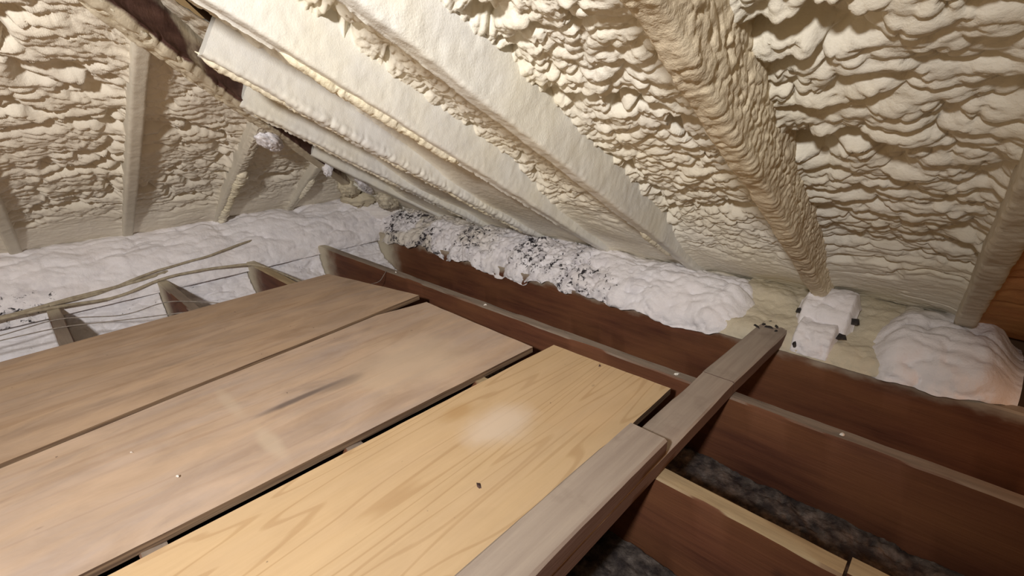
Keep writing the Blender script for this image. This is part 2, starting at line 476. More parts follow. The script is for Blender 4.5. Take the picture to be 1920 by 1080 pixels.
# ------------------------------------------------------------------ rafters (foam coated timber)
def rafter(axis, c, v0, v1, mat, seed, label, amp=0.002, crust=(0.0, 0.0), side=(0.0, 0.0), depth=0.15, w=0.045, res=0.005, group='', ns=18, parts=False):
    """swept U-profile; axis 'R' (runs up the right slope at x=c) or 'L' (left slope at y=c).
    v measured along the slope from y=0 / x=XC. side: lumps on the (near,far) faces, crust: lumps along bottom edges"""
    n = int((v1 - v0) / res) + 1
    v = np.linspace(v0, v1, n)
    # profile points (lateral, depth, nl, nd)
    pr = []
    for d in np.linspace(depth, 0.010, ns): pr.append((-w/2, d, -1, 0))
    for a in (0.25, 0.5, 0.75):
        an = a * math.pi / 2
        pr.append((-w/2 + 0.01 * (1 - math.cos(an)), 0.01 * (1 - math.sin(an)), -math.cos(an), -math.sin(an)))
    for x in np.linspace(-w/2 + 0.01, w/2 - 0.01, 6): pr.append((x, 0, 0, -1))
    for a in (0.75, 0.5, 0.25):
        an = a * math.pi / 2
        pr.append((w/2 - 0.01 * (1 - math.cos(an)), 0.01 * (1 - math.sin(an)), math.cos(an), -math.sin(an)))
    for d in np.linspace(0.010, depth, ns): pr.append((w/2, d, 1, 0))
    pr = np.array(pr)
    arc = np.concatenate([[0], np.cumsum(np.hypot(np.diff(pr[:, 0]), np.diff(pr[:, 1])))])
    A, V = np.meshgrid(arc, v, indexing='xy')              # (n, np)
    dep = np.broadcast_to(pr[:, 1], A.shape); nl = np.broadcast_to(pr[:, 2], A.shape)
    disp = amp * fbm(A * 18, V * 14, seed) + amp * 0.35 * fbm(A * 100, V * 100, seed + 3, 2)
    lump = domes(V / 0.015 + 0.4 * fbm(V * 30, A * 30, seed + 5), A / 0.013 + 0.4 * fbm(V * 30, A * 30, seed + 6), seed + 11)
    edge_w = np.exp(-(dep / 0.018) ** 2)
    run = sstep(0.35, 0.6, vnoise(V * 3.1, A * 0 + seed, seed + 8))
    disp = disp + edge_w * (np.where(nl >= 0, crust[1], crust[0])) * (0.35 + 0.65 * run) * (0.4 + lump * 0.9)
    sd = np.where(nl > 0.5, side[1], np.where(nl < -0.5, side[0], 0.0))
    disp = disp + sd * lump * sstep(0.01, 0.05, dep)
    lat = pr[:, 0][None] + pr[:, 2][None] * disp
    dp = pr[:, 1][None] + pr[:, 3][None] * disp
    sag = 0.006 * fbm(V * 1.7, V * 0 + seed, seed + 21, 2)
    dp = dp + sag
    if axis == 'R':
        base = np.array([c, 0, ZC]); L = np.array([1.0, 0, 0]); N, Uv = NR, UR
    else:
        base = np.array([XC, c, ZC]); L = np.array([0, 1.0, 0]); N, Uv = NL, UL
    R = base + lat[..., None] * L + dp[..., None] * N + V[..., None] * Uv
    me = sweep_mesh('rafter', R, True)
    me.set_sharp_from_angle(angle=math.radians(60))
    if parts:
        e = bpy.data.objects.new('rafter', None); COL.objects.link(e)
        e.empty_display_size = 0.05; e.location = base + v0 * Uv
        t = link('timber', me, mat, e); t.matrix_parent_inverse = Matrix.Translation(-Vector(e.location))
        return tag(e, label, 'rafter', group)
    o = link('rafter', me, mat)
    return tag(o, label, 'rafter', group)

CRUST = foam_mat('crumbly_yellow_foam', (0.80, 0.73, 0.54), (0.77, 0.72, 0.60), bump=0.5, fine=120)
def crust(parent, fn, s0, s1, r, seed, spray=None, res=0.0035, flat=(1.0, 1.0), name='foam_crust'):
    """crumbly bead of foam along an edge; fn(s) -> (point, dir_a, dir_b)"""
    n = int((s1 - s0) / res); s = np.linspace(s0, s1, n); k = 14
    an = np.linspace(0, 2 * math.pi, k, endpoint=False)
    Sg, A = np.meshgrid(s, an, indexing='ij'); a2 = np.minimum(A, 2 * math.pi - A)
    lump = domes(Sg / 0.016 + 0.4 * fbm(Sg * 40, a2, seed), a2 * 1.6, seed + 1) * 0.6 + domes(Sg / 0.05, a2 * 0.9, seed + 2) * 0.5
    run = 0.45 + 0.75 * vnoise(Sg * 4.5, Sg * 0, seed + 4)
    rad = r * run * (0.35 + 0.85 * lump) * sstep(0, 0.05, Sg - s0) * sstep(0, 0.05, s1 - Sg) + 0.0015
    P0, da, db = fn(s)
    R = P0[:, None] + (rad * np.cos(A) * flat[0])[..., None] * da + (rad * np.sin(A) * flat[1])[..., None] * db
    me = sweep_mesh(name, R, True)
    o = link(name, me, CRUST, parent); o['label'] = 'crumbly yellowish foam crust'
    o.matrix_parent_inverse = Matrix.Translation(-Vector(parent.location))
    return o
def redge(x, lat, dep=0.004):
    return lambda s: (np.array([x + lat, 0, ZC]) + s[:, None] * UR + dep * NR, np.array([1.0, 0, 0]), NR)
def ledge(y, lat, dep=0.004):
    return lambda s: (np.array([XC, y + lat, ZC]) + s[:, None] * UL + dep * NL, np.array([0, 1.0, 0]), NL)

gr = 'rafters of the right slope'; gl = 'jack rafters of the left slope'
rlab = {-2: 'rafter two bays right of the greenish rafter, beyond the right border', -1: 'rafter beyond the right border, one bay past the greenish rafter',
        0: 'dim greenish smooth rafter at the right border', 1: 'brownish crusted rafter coming down to the end of the short stud',
        2: 'wide smooth cream rafter in the middle of the right slope', 3: 'pale smooth rafter left of the widest cream one',
        4: 'pale rafter with a crumbly foam crust along its lower edge', 5: 'thin pale rafter next to the dark hip timber',
        6: 'short smooth rafter low against the hip, above the sooty foam', 7: 'shortest rafter at the foot of the hip'}
for k, x in zip(range(-2, 8), RX):
    top = min((x - XC) * HY, 3.0) - 0.02
    if k == 4: top = 1.335
    kw = dict(amp=0.0025)
    mat = COAT
    if k == 1: kw = dict(amp=0.005, crust=(0.001, 0.005), side=(0.0, 0.007), ns=44); mat = COAT_B
    elif k == 0: kw = dict(amp=0.004); mat = COAT_G
    elif k == 2: kw = dict(amp=0.003, crust=(0.003, 0.0))
    elif k == 3: kw = dict(amp=0.003, crust=(0.006, 0.0))
    elif k == 4: kw = dict(amp=0.003, crust=(0.014, 0.010))
    elif k == 5: kw = dict(amp=0.003, crust=(0.012, 0.006))
    elif k < 0: mat = COAT_B
    o = rafter('R', x, -0.42, top, mat, 200 + k * 13, rlab[k], group=gr, parts=k in (2, 3, 4, 5), res=0.0035 if k == 1 else 0.005 if k >= 0 else 0.02, **kw)
    if k == 3: crust(o, redge(x, -0.018), 0.70, 1.30, 0.017, 71)
    if k == 4: crust(o, redge(x, -0.016), -0.15, top + 0.01, 0.021, 72)
    if k == 5: crust(o, redge(x, -0.016), -0.10, top - 0.02, 0.015, 73)
    if k == 2: crust(o, redge(x, -0.020), -0.05, 0.25, 0.010, 74)
llab = {-2: 'jack rafter beyond the left border', -1: 'grey jack rafter cut by the left border',
        0: 'tall grey jack rafter standing out of the left slope foam', 1: 'grey jack rafter with a foam crust along its edge, second from the corner',
        2: 'short jack rafter nearest the corner on the left slope'}
for k, y in zip(range(-2, 3), LY):
    top = ((-y) * HY) - 0.02 if y < 0 else 0.05
    kw = dict(amp=0.002, crust=(0.0, 0.0), depth=0.15)
    if k == 1: kw['crust'] = (0.004, 0.016)
    if k == 2: kw['crust'] = (0.004, 0.006)
    o = rafter('L', y, -0.40, top, COAT_G, 400 + k * 13, llab[k], group=gl, parts=k in (1, 2), **kw)
    if k == 1: crust(o, ledge(y, 0.016), -0.12, 0.55, 0.026, 75)
    if k == 2: crust(o, ledge(y, 0.010), 0.05, 0.35, 0.016, 76)

# hip rafter
def hip():
    s0, s1 = -0.28, 2.1                    # x - XC along the hip in plan
    n = 520
    s = np.linspace(s0, s1, n)
    w = 0.05; top = 0.15
    pr = []
    for d in np.linspace(top, 0.008, 14): pr.append((w/2, d, 1, 0))
    for x in np.linspace(w/2 - 0.006, -w/2 + 0.006, 8): pr.append((x, 0, 0, -1))
    for d in np.linspace(0.008, top, 14): pr.append((-w/2, d, -1, 0))
    pr = np.array(pr)
    Sg, K = np.meshgrid(s, np.arange(len(pr)), indexing='ij')
    dep = pr[:, 1][None].repeat(n, 0); nl = pr[:, 2][None].repeat(n, 0)
    run = sstep(0.55, 0.95, Sg)             # heavy foam on the upper stretch of the bottom edge
    lump = domes(Sg / 0.028 + fbm(Sg * 14, K * 0.3, 5), K / 3.2, 77)
    d = 0.002 * fbm(Sg * 40, K * 0.4, 6)
    edge_w = np.exp(-(dep / 0.02) ** 2)
    d = d + edge_w * lump * (0.003 + 0.016 * run)
    d = d + (nl < 0) * lump * 0.010 * sstep(0, 0.03, dep)
    lat = pr[:, 0][None] + pr[:, 2][None] * d
    dp = pr[:, 1][None] + pr[:, 3][None] * d - 0.006
    Lr = np.array([1, 1, 0]) / math.sqrt(2)
    base = np.array([XC, 0, ZC])
    R = base + Sg[..., None] * np.array([1, -1, TP]) + lat[..., None] * Lr + dp[..., None] * np.array([0, 0, 1.0])
    # overspray on the face: bare lower-middle, pale patches up high and at the foot
    sp = np.where(nl > 0.5, 0.15, 1.2)
    sp = sp + np.where(nl > 0.5, 0.35 * sstep(0.07, 0.13, dep), 0)
    sp = sp + np.where(nl > 0.5, 0.45 * sstep(0.55, 0.2, Sg) * 1.0, 0)
    sp = sp + np.where(nl > 0.5, 0.45 * np.exp(-((Sg - 1.12) / 0.05) ** 2), 0)
    sp = np.where((nl > 0.5) & (Sg > 1.22), 0.33, sp)
    me = sweep_mesh('hip_rafter', R, True, {'spray': sp})
    me.set_sharp_from_angle(angle=math.radians(60))
    e = bpy.data.objects.new('hip_rafter', None); COL.objects.link(e); e.location = base + s0 * np.array([1, -1, TP]); e.empty_display_size = 0.05
    t = link('timber', me, HIP, e); t.matrix_parent_inverse = Matrix.Translation(-Vector(e.location))
    return tag(e, 'dark brown hip timber where the two roof slopes meet, foam-crusted lower edge', 'rafter')
hip_o = hip()
crust(hip_o, lambda s: (np.array([XC, 0, ZC - 0.004]) + s[:, None] * np.array([1, -1, TP]), np.array([1, 1, 0]) / math.sqrt(2), np.array([0, 0, 1.0])), 0.78, 2.05, 0.034, 78, flat=(1.1, 0.6))

# ------------------------------------------------------------------ spray foam in the bays
def bay(axis, c0, c1, v0, v1, mat, seed, label, group, off=(0.03, 0.125, -0.05, 0.5), big=(0.095, 0.045), med=(0.044, 0.022), small=(0.017, 0.010),
        amps=(0.010, 0.019, 0.008), smooth_v=(-0.02, 0.2), res=0.004, strip=None, gash=0.03, shear=0.5, topfn=None, men=0.012, mw=0.02, rr=(0.55, 0.95)):
    a0, a1 = c0 + 0.02, c1 - 0.02
    nu = max(10, int((a1 - a0) / res)); nv = max(10, int((v1 - v0) / res))
    u = np.linspace(a0, a1, nu); v = np.linspace(v0, v1, nv)
    Ug, Vg = np.meshgrid(u, v, indexing='ij')
    if topfn is not None:                      # clip along the hip
        vt = topfn(u)
        Vg = v0 + (Vg - v0) / (v1 - v0) * (np.clip(vt, v0 + 0.05, None)[:, None] - v0)
    wu = Ug + 0.035 * fbm(Ug * 9, Vg * 9, seed, 3); wv = Vg + 0.014 * fbm(Ug * 8, Vg * 11, seed + 40, 3) + 0.02 * fbm(Ug * 3, Vg * 3, seed + 60, 2)
    h1 = domes(wu / big[0], wv / big[1], seed + 1, 0.5, 0.95)
    h2 = domes(wu / med[0] + 0.3, wv / med[1], seed + 2, *rr)
    wu2 = wu + 0.006 * fbm(Ug * 45, Vg * 45, seed + 70, 2); wv2 = wv + 0.004 * fbm(Ug * 45, Vg * 45, seed + 71, 2)
    h3 = domes(wu2 / small[0], wv2 / small[1], seed + 3)
    g = 1 - np.abs(fbm(Ug * 5.0, wv * 13, seed + 4, 3)) * 5.0
    patch = sstep(0.45, 0.65, vnoise(Ug * 5, Vg * 6, seed + 6))
    A = 0.10 + 0.90 * sstep(smooth_v[0], smooth_v[1], Vg + 0.06 * fbm(Ug * 5, Vg * 5, seed + 9, 2))
    if strip is not None:                      # rough only in a band across the bay
        A = A * (0.07 + 0.93 * sstep(strip[0] - 0.05, strip[0] + 0.03, Ug + 0.05 * fbm(Ug * 8, Vg * 12, seed + 12)) * (1 - sstep(strip[1] - 0.02, strip[1] + 0.04, Ug)))
    h = A * (amps[0] * h1 + amps[1] * h2 * (0.7 + 0.3 * h1) + amps[2] * h3) - A * gash * np.clip(g, 0, 1) * patch
    h = h + 0.010 * fbm(Ug * 4, Vg * 3, seed + 13, 2) + 0.0012 * fbm(Ug * 90, Vg * 90, seed + 14, 2)
    ed = np.minimum(Ug - a0, a1 - Ug)
    h = h + men * np.exp(-ed / mw) * (0.6 + 0.6 * vnoise(Vg * 9, Ug * 0, seed + 15))
    sh = np.clip(h, 0, None) * shear * A
    d = off[0] + (off[1] - off[0]) * sstep(off[2], off[3], Vg) - h
    d = np.minimum(d, 0.150)
    if axis == 'R':
        P = np.array([0, 0, ZC]) + Ug[..., None] * np.array([1.0, 0, 0]) + d[..., None] * NR + (Vg - sh)[..., None] * UR
        flip = False
    else:
        P = np.array([XC, 0, ZC]) + Ug[..., None] * np.array([0, 1.0, 0]) + d[..., None] * NL + (Vg - sh)[..., None] * UL
        flip = True
    me = grid_mesh('spray_foam', P, flip)
    return tag(link('spray_foam', me, mat), label, 'insulation', group)

gb = 'foam-filled bays of the right slope'; gbl = 'foam-filled bays of the left slope'
hv = lambda u: (u - XC) * HY                     # slope length up to the hip at x=u
bay('R', RX[2], RX[1], -0.40, 2.4, FOAM_O, 900, 'orange-brown foam in the bay beyond the greenish rafter', gb, res=0.008, amps=(0.012, 0.008, 0.004), gash=0.0)
bay('R', RX[1], RX[0], -0.40, 2.4, FOAM_O, 910, 'orange-brown foam bay outside the right border', gb, res=0.02, amps=(0.012, 0.008, 0.004), gash=0.0)
bay('R', RX[3], RX[2], -0.40, 2.3, FOAM, 920, 'coarse lumpy cream foam with brown clefts in the right-hand bay', gb, off=(0.06, 0.135, -0.10, 0.25), big=(0.15, 0.055), med=(0.064, 0.030), small=(0.023, 0.014), amps=(0.012, 0.025, 0.011), res=0.0032, smooth_v=(-0.10, 0.28), gash=0.07, rr=(0.48, 0.85))
bay('R', RX[4], RX[3], -0.40, 2.2, FOAM, 930, 'lumpy white-cream foam between the widest smooth rafter and the brown crusted one', gb, off=(0.035, 0.125, -0.12, 0.30), res=0.0032, smooth_v=(-0.10, 0.18), gash=0.055, rr=(0.5, 0.85))
bay('R', RX[5], RX[4], -0.40, 2.0, FOAM, 940, 'foam bay left of the widest smooth rafter, knobbly along its upper edge', gb, off=(0.03, 0.130, 0.0, 0.65), res=0.0036, smooth_v=(0.15, 0.4), gash=0.04)
bay('R', RX[6], RX[5], -0.40, 2.0, FOAM, 950, 'smooth pale foam in the bay above the crumbly-edged rafter', gb, off=(0.03, 0.115, 0.2, 1.1), res=0.005, smooth_v=(0.6, 1.1), amps=(0.012, 0.008, 0.004), gash=0.0, topfn=lambda u: np.minimum(hv(u), 2.0))
bay('R', RX[7], RX[6], -0.40, 1.6, FOAM, 960, 'smooth pale foam in the narrow bay under the hip timber', gb, off=(0.03, 0.115, 0.2, 1.0), res=0.005, smooth_v=(0.6, 1.1), amps=(0.010, 0.006, 0.003), gash=0.0, topfn=lambda u: np.minimum(hv(u), 1.6))
bay('R', RX[8], RX[7], -0.40, 1.1, FOAM, 970, 'smooth foam low in the bay beside the foot of the hip', gb, off=(0.03, 0.11, 0.0, 0.5), res=0.006, amps=(0.008, 0.005, 0.002), gash=0.0, topfn=lambda u: hv(u))
bay('R', RX[9] - 0.16, RX[8], -0.40, 0.7, FOAM, 980, 'smallest foam patch of the right slope in the corner', gb, off=(0.02, 0.09, 0.0, 0.5), res=0.008, amps=(0.008, 0.005, 0.002), gash=0.0, topfn=lambda u: hv(u))
lhv = lambda u: (-u) * HY
L_ = dict(off=(0.02, 0.055, -0.05, 0.3), big=(0.11, 0.040), med=(0.046, 0.020), small=(0.018, 0.011), amps=(0.009, 0.015, 0.007), smooth_v=(0.02, 0.25), shear=0.6, men=0.010)
bay('L', LY[0], LY[1], -0.38, 2.2, FOAM_L, 800, 'lumpy foam bay at the left border beyond the cut-off rafter', gbl, res=0.008, topfn=lambda u: np.minimum(lhv(u), 2.2), **L_)
bay('L', LY[1], LY[2], -0.38, 2.0, FOAM_L, 810, 'large lumpy foam bay left of the tall grey jack rafter', gbl, res=0.0042, topfn=lambda u: np.minimum(lhv(u), 2.0), gash=0.04, **L_)
bay('L', LY[2], LY[3], -0.38, 1.45, FOAM_L, 820, 'lumpy foam bay right of the tall grey jack rafter', gbl, res=0.0042, topfn=lambda u: lhv(u), gash=0.04, **{**L_, 'off': (0.02, 0.065, -0.05, 0.3)})
bay('L', LY[3], LY[4], -0.38, 1.0, FOAM_L, 830, 'foam bay between the two shortest jack rafters', gbl, res=0.0045, topfn=lambda u: lhv(u), gash=0.04, **{**L_, 'off': (0.02, 0.065, -0.05, 0.3)})
bay('L', LY[4], 0.02, -0.38, 0.5, FOAM_L, 840, 'small foam bay in the corner beside the hip foot', gbl, res=0.005, topfn=lambda u: lhv(u), **{**L_, 'off': (0.02, 0.065, -0.05, 0.3)})

# ------------------------------------------------------------------ white foam along the eaves
def strip_foam(prof, along, s0, s1, seed, label, dirt=None, cream=None, res=0.006, amps=(0.022, 0.010, 0.004), cell=(0.07, 0.05), end=0.03, name='white_foam', wander=0.0):
    """prof: (k,2) [across, z] polyline, swept along 'x' or 'y' from s0 to s1"""
    prof = np.array(prof, float)
    seg = np.hypot(*np.diff(prof, axis=0).T); arc = np.concatenate([[0], np.cumsum(seg)])
    nt = max(6, int(arc[-1] / res)); ns = max(6, int((s1 - s0) / res))
    t = np.linspace(0, arc[-1], nt); s = np.linspace(s0, s1, ns)
    pa = np.interp(t, arc, prof[:, 0]); pz = np.interp(t, arc, prof[:, 1])
    k = np.ones(9) / 9
    if nt > 20:
        pa = np.convolve(np.pad(pa, 4, 'edge'), k, 'valid'); pz = np.convolve(np.pad(pz, 4, 'edge'), k, 'valid')
    ta, tz = np.gradient(pa), np.gradient(pz); nn = np.hypot(ta, tz) + 1e-9
    na, nz = -tz / nn, ta / nn                       # outward: up / toward the room
    Sg, T = np.meshgrid(s, t, indexing='ij')
    ws = Sg + 0.03 * fbm(Sg * 11, T * 11, seed); wt = T + 0.025 * fbm(Sg * 11, T * 11, seed + 3)
    h = amps[0] * domes(ws / cell[0], wt / cell[1], seed + 5) + amps[1] * domes(ws / (cell[0] * 0.4), wt / (cell[1] * 0.4), seed + 6) \
        + amps[2] * domes(ws / 0.013, wt / 0.011, seed + 7) + 0.018 * fbm(Sg * 5, T * 6, seed + 8, 2)
    fade = sstep(0, end, Sg - s0) * sstep(0, end, s1 - Sg)
    h = h * (0.25 + 0.75 * fade) - (0.03 + 0.35 * max(0, end - 0.03)) * (1 - fade)
    A_ = pa[None] + na[None] * h; Z_ = pz[None] + nz[None] * h
    lo = (1 - sstep(0, 0.45, T / arc[-1])) * wander * fbm(Sg * 9, T * 2, seed + 9, 3)      # ragged lower edge
    Z_ = Z_ + lo; A_ = A_ + np.abs(lo) * 0.6
    P = np.dstack([Sg, A_, Z_]) if along == 'x' else np.dstack([A_, Sg, Z_])
    at = {'dirt': (dirt(Sg, T / arc[-1]) if dirt else np.zeros_like(Sg)), 'cream': (cream(Sg, T / arc[-1]) if cream else np.zeros_like(Sg))}
    me = grid_mesh(name, P, along != 'x', at)
    return tag(link(name, me, WHITE), label, 'foam', 'white foam along the eaves')

# right eave: profile from the joist face, over its top, up to the roof (y, z)
PR = [(-0.004, -0.035), (0.004, 0.012), (0.05, 0.05), (0.13, 0.095), (0.22, 0.10), (0.36, 0.07)]
strip_foam(PR, 'x', -0.42, 1.22, 31, 'sooty black-flecked white foam on the joist under the hip foot',
           wander=0.05, dirt=lambda s, t: 0.45 + 0.75 * vnoise(s * 7, t * 4, 3),
           cream=lambda s, t: 0.55 * sstep(0.5, 0.7, vnoise(s * 7, t * 3, 8)) * sstep(0.9, 0.2, s) + sstep(0.8, 1.0, t), amps=(0.020, 0.014, 0.006), cell=(0.06, 0.045))
strip_foam(PR, 'x', 1.02, 1.985, 37, 'clean white foam heap on the eave joist left of the short stud',
           dirt=lambda s, t: 0.85 * sstep(1.75, 1.2, s) * sstep(0.8, 0.2, t) + 0.15, cream=lambda s, t: 0.8 * sstep(0.62, 0.9, t) + sstep(1.88, 1.95, s) * 0.6,
           amps=(0.026, 0.012, 0.004), cell=(0.10, 0.06), wander=0.03, end=0.16)
strip_foam([(-0.004, -0.01), (0.008, 0.045), (0.05, 0.075), (0.10, 0.07)], 'x', 2.068, 2.19, 41, 'small white foam block beside the end of the short stud', dirt=lambda s, t: s * 0 + 0.1, res=0.004, amps=(0.012, 0.006, 0.003), end=0.012)
strip_foam([(0.09, 0.04), (0.105, 0.10), (0.16, 0.14), (0.22, 0.13)], 'x', 2.05, 2.215, 43, 'upper white foam block below the brown crusted rafter', dirt=lambda s, t: s * 0, res=0.004, amps=(0.014, 0.006, 0.003), end=0.02)
strip_foam([(0.0, -0.02), (0.012, 0.02), (0.06, 0.03), (0.12, 0.05), (0.20, 0.09), (0.30, 0.10), (0.40, 0.08)], 'x', 1.84, 2.33, 45, 'cream foam bed under the two small white blocks', cream=lambda s, t: s * 0 + 0.95, dirt=lambda s, t: 0.2 + s * 0, amps=(0.010, 0.006, 0.003), end=0.01)
strip_foam([(-0.012, -0.015), (0.0, 0.03), (0.05, 0.07), (0.13, 0.10), (0.24, 0.10), (0.36, 0.08)], 'x', 2.25, 2.60, 47, 'pinkish white foam heap on the eave joist at the right border', dirt=lambda s, t: s * 0 + 0.12, cream=lambda s, t: 0.7 * sstep(0.55, 0.8, t) * sstep(2.5, 2.35, s), amps=(0.030, 0.014, 0.004), cell=(0.12, 0.07), wander=0.03, end=0.09)
# left eave: over the plate, above the joist ends (x, z); order room side -> roof
PL = [(-0.365, -0.06), (-0.395, 0.03), (-0.46, 0.10), (-0.55, 0.16), (-0.64, 0.19), (-0.80, 0.16)]
strip_foam([(-a, z) for a, z in PL], 'y', -2.2, 0.10, 53, 'long white foam band over the left eave plate above the joist ends',
           dirt=lambda s, t: 0.25 + 0.7 * sstep(-1.45, -1.7, s) * sstep(0.45, 0.1, t) + 0.25 * sstep(-0.5, -0.1, s), cream=lambda s, t: sstep(0.62, 0.95, t),
           amps=(0.022, 0.008, 0.003), cell=(0.14, 0.06)).scale.x = -1
# white foam filling the bays between the joist ends
for k, (ya, yb, lab) in enumerate([(-2.03 + TH, -1.624, 'white foam filling the joist bay at the left border'),
                                   (-1.624 + TH, -1.218, 'white foam filling the joist bay behind the two thin wires'),
                                   (-1.218 + TH, -0.812, 'white foam filling the joist bay right of the dark joist end'),
                                   (-0.812 + TH, -0.406, 'white foam filling the joist bay nearest the corner'),
                                   (-0.406 + TH, -0.0, 'white foam block filling the bay in the corner')]):
    o = strip_foam([(-(-0.16), -0.232), (-(-0.30), -0.20), (-(-0.375), -0.12), (-(-0.40), -0.03), (-(-0.44), 0.03), (-(-0.56), 0.05)], 'y', ya - 0.002, yb + 0.002, 60 + k * 9, lab,
                   dirt=lambda s, t: 0.30 + 0.3 * vnoise(s * 5, t * 3, 4), amps=(0.018, 0.010, 0.004), cell=(0.12, 0.04), end=0.004)
    o.scale.x = -1
# lumps of white foam stuck along the foot of the hip
def lump(c, r, seed, label, cream=0.0):
    nu, nv = 48, 32
    th = np.linspace(0, 2 * math.pi, nu); ph = np.linspace(0.001, math.pi - 0.001, nv)
    T, Pp = np.meshgrid(th, ph, indexing='ij')
    d = np.stack([np.sin(Pp) * np.cos(T), np.sin(Pp) * np.sin(T), np.cos(Pp)], -1)
    a = np.minimum(T, 2 * math.pi - T)
    h = 0.35 * domes(a * 3.0 + fbm(a * 2, Pp * 2, seed), Pp * 3.5, seed) + 0.2 * domes(a * 7, Pp * 8, seed + 1) + 0.25 * fbm(a, Pp * 1.5, seed + 2)
    P = d * (0.8 + h)[..., None] * np.array(r)
    # stretch along the hip
    ax = np.array([1, -1, TP]); ax /= np.linalg.norm(ax); e2 = np.array([1, 1, 0]) / math.sqrt(2); e3 = np.cross(ax, e2)
    P = P[..., :1] * ax + P[..., 1:2] * e2 + P[..., 2:] * e3 + np.array(c)
    z = np.zeros_like(T)
    me = grid_mesh('white_foam', P, False, {'dirt': z + 0.2, 'cream': z + cream})
    tag(link('white_foam', me, WHITE), label, 'foam', 'white foam lumps along the hip')
def hp(s, lat=0.0, dz=0.0):
    p = np.array([XC, 0, ZC]) + s * np.array([1, -1, TP]) + lat * np.array([1, 1, 0]) / math.sqrt(2)
    p[2] += dz; return p
lump((0.185, -0.775, 0.640), (0.085, 0.040, 0.030), 5, 'largest white foam lump under the bare stretch of the hip timber')
lump((-0.10, -0.40, 0.475), (0.030, 0.025, 0.040), 9, 'small bright foam lump hanging in the middle of the hip foot')
lump((-0.26, -0.10, 0.335), (0.13, 0.035, 0.035), 13, 'long white foam lump at the lower end of the hip timber')
lump((-0.42, -0.13, 0.30), (0.09, 0.05, 0.045), 17, 'cream foam wad on the left slope just under the hip foot', 1.0)
lump((-0.30, 0.06, 0.21), (0.10, 0.06, 0.05), 18, 'cream foam wad on the right slope just under the hip foot', 0.9)
lump((-0.52, -0.01, 0.20), (0.10, 0.10, 0.055), 19, 'cream foam wad filling the corner point under the hip', 1.0)
lump((-0.56, 0.10, 0.08), (0.16, 0.20, 0.08), 21, 'low white foam wad deep in the corner behind the joist ends', 0.3)

# ------------------------------------------------------------------ cables
def tube(name, pts, r, mat, label, group, seg=90, seed=0, wob=0.0):
    p = np.array(pts, float)
    d = np.concatenate([[0], np.cumsum(np.linalg.norm(np.diff(p, axis=0), axis=1))])
    t = np.linspace(0, d[-1], seg)
    q = np.stack([np.interp(t, d, p[:, k]) for k in range(3)], 1)
    ker = np.ones(9) / 9
    q = np.stack([np.convolve(np.pad(q[:, k], 4, 'edge'), ker, 'valid') for k in range(3)], 1)
    if wob: q[:, 2] += wob * fbm(t * 6, t * 0, seed); q[:, 0] += wob * fbm(t * 5, t * 0 + 4, seed + 1)
    tg = np.gradient(q, axis=0); tg /= np.linalg.norm(tg, axis=1)[:, None]
    up = np.array([0, 0, 1.0]); a = np.cross(tg, up); a /= np.linalg.norm(a, axis=1)[:, None]; b = np.cross(a, tg)
    an = np.linspace(0, 2 * math.pi, 8, endpoint=False)
    R = q[:, None] + r * (np.cos(an)[None, :, None] * a[:, None] + np.sin(an)[None, :, None] * b[:, None])
    me = sweep_mesh(name, R, True)
    return tag(link(name, me, mat), label, 'cable', group)
gc = 'cables along the left eave'
tube('cable', [(-0.31, -2.2, 0.012), (-0.315, -1.756, 0.012), (-0.36, -1.556, 0.014), (-0.372, -1.306, 0.022), (-0.40, -1.10, 0.045), (-0.42, -0.85, 0.035), (-0.42, -0.55, 0.02), (-0.40, -0.42, 0.012)], 0.008, CABLE, 'upper foam-coated cable running along the left eave over the joist ends', gc, 120, 3, 0.004)
tube('cable', [(-0.29, -2.2, 0.010), (-0.30, -1.60, 0.012), (-0.345, -1.40, -0.025), (-0.36, -1.25, 0.0), (-0.365, -1.18, 0.014), (-0.34, -0.95, 0.012), (-0.27, -0.80, 0.010), (-0.05, -0.74, -0.02), (0.12, -0.70, -0.05)], 0.007, CABLE, 'sagging foam-coated cable that drops below the upper one and turns under the boards', gc, 120, 5, 0.003)
tube('cable', [(-0.33, -1.62, 0.012), (-0.37, -1.42, 0.008), (-0.375, -1.22, 0.05), (-0.38, -0.98, 0.07), (-0.42, -0.80, 0.090), (-0.50, -0.60, 0.09)], 0.006, CABLE, 'third cable pressed into the white foam band', gc, 100, 7, 0.003)
tube('thin_wire', [(-0.08, -2.2, 0.002), (-0.10, -1.767, 0.004), (-0.15, -1.60, 0.004), (-0.02, -1.40, -0.015), (-0.02, -1.26, 0.006), (0.10, -1.16, 0.004), (0.26, -1.05, -0.004)], 0.0022, WIRE, 'upper thin grey wire crossing the joist ends left of the boards', gc, 100)
tube('thin_wire', [(-0.04, -2.2, 0.002), (-0.045, -1.769, 0.004), (-0.02, -1.594, 0.006), (0.06, -1.42, -0.004), (0.165, -1.274, 0.004), (0.25, -1.12, 0.002), (0.30, -0.98, -0.008)], 0.0022, WIRE, 'lower thin grey wire nearest the board edge', gc, 100)
tube('thin_wire', [(0.42, -0.55, -0.02), (0.40, -0.47, -0.03), (0.36, -0.40, 0.004), (0.30, -0.33, -0.04)], 0.0014, WIRE, 'hair-thin wire bending over the joist behind the far board corner', gc, 50)

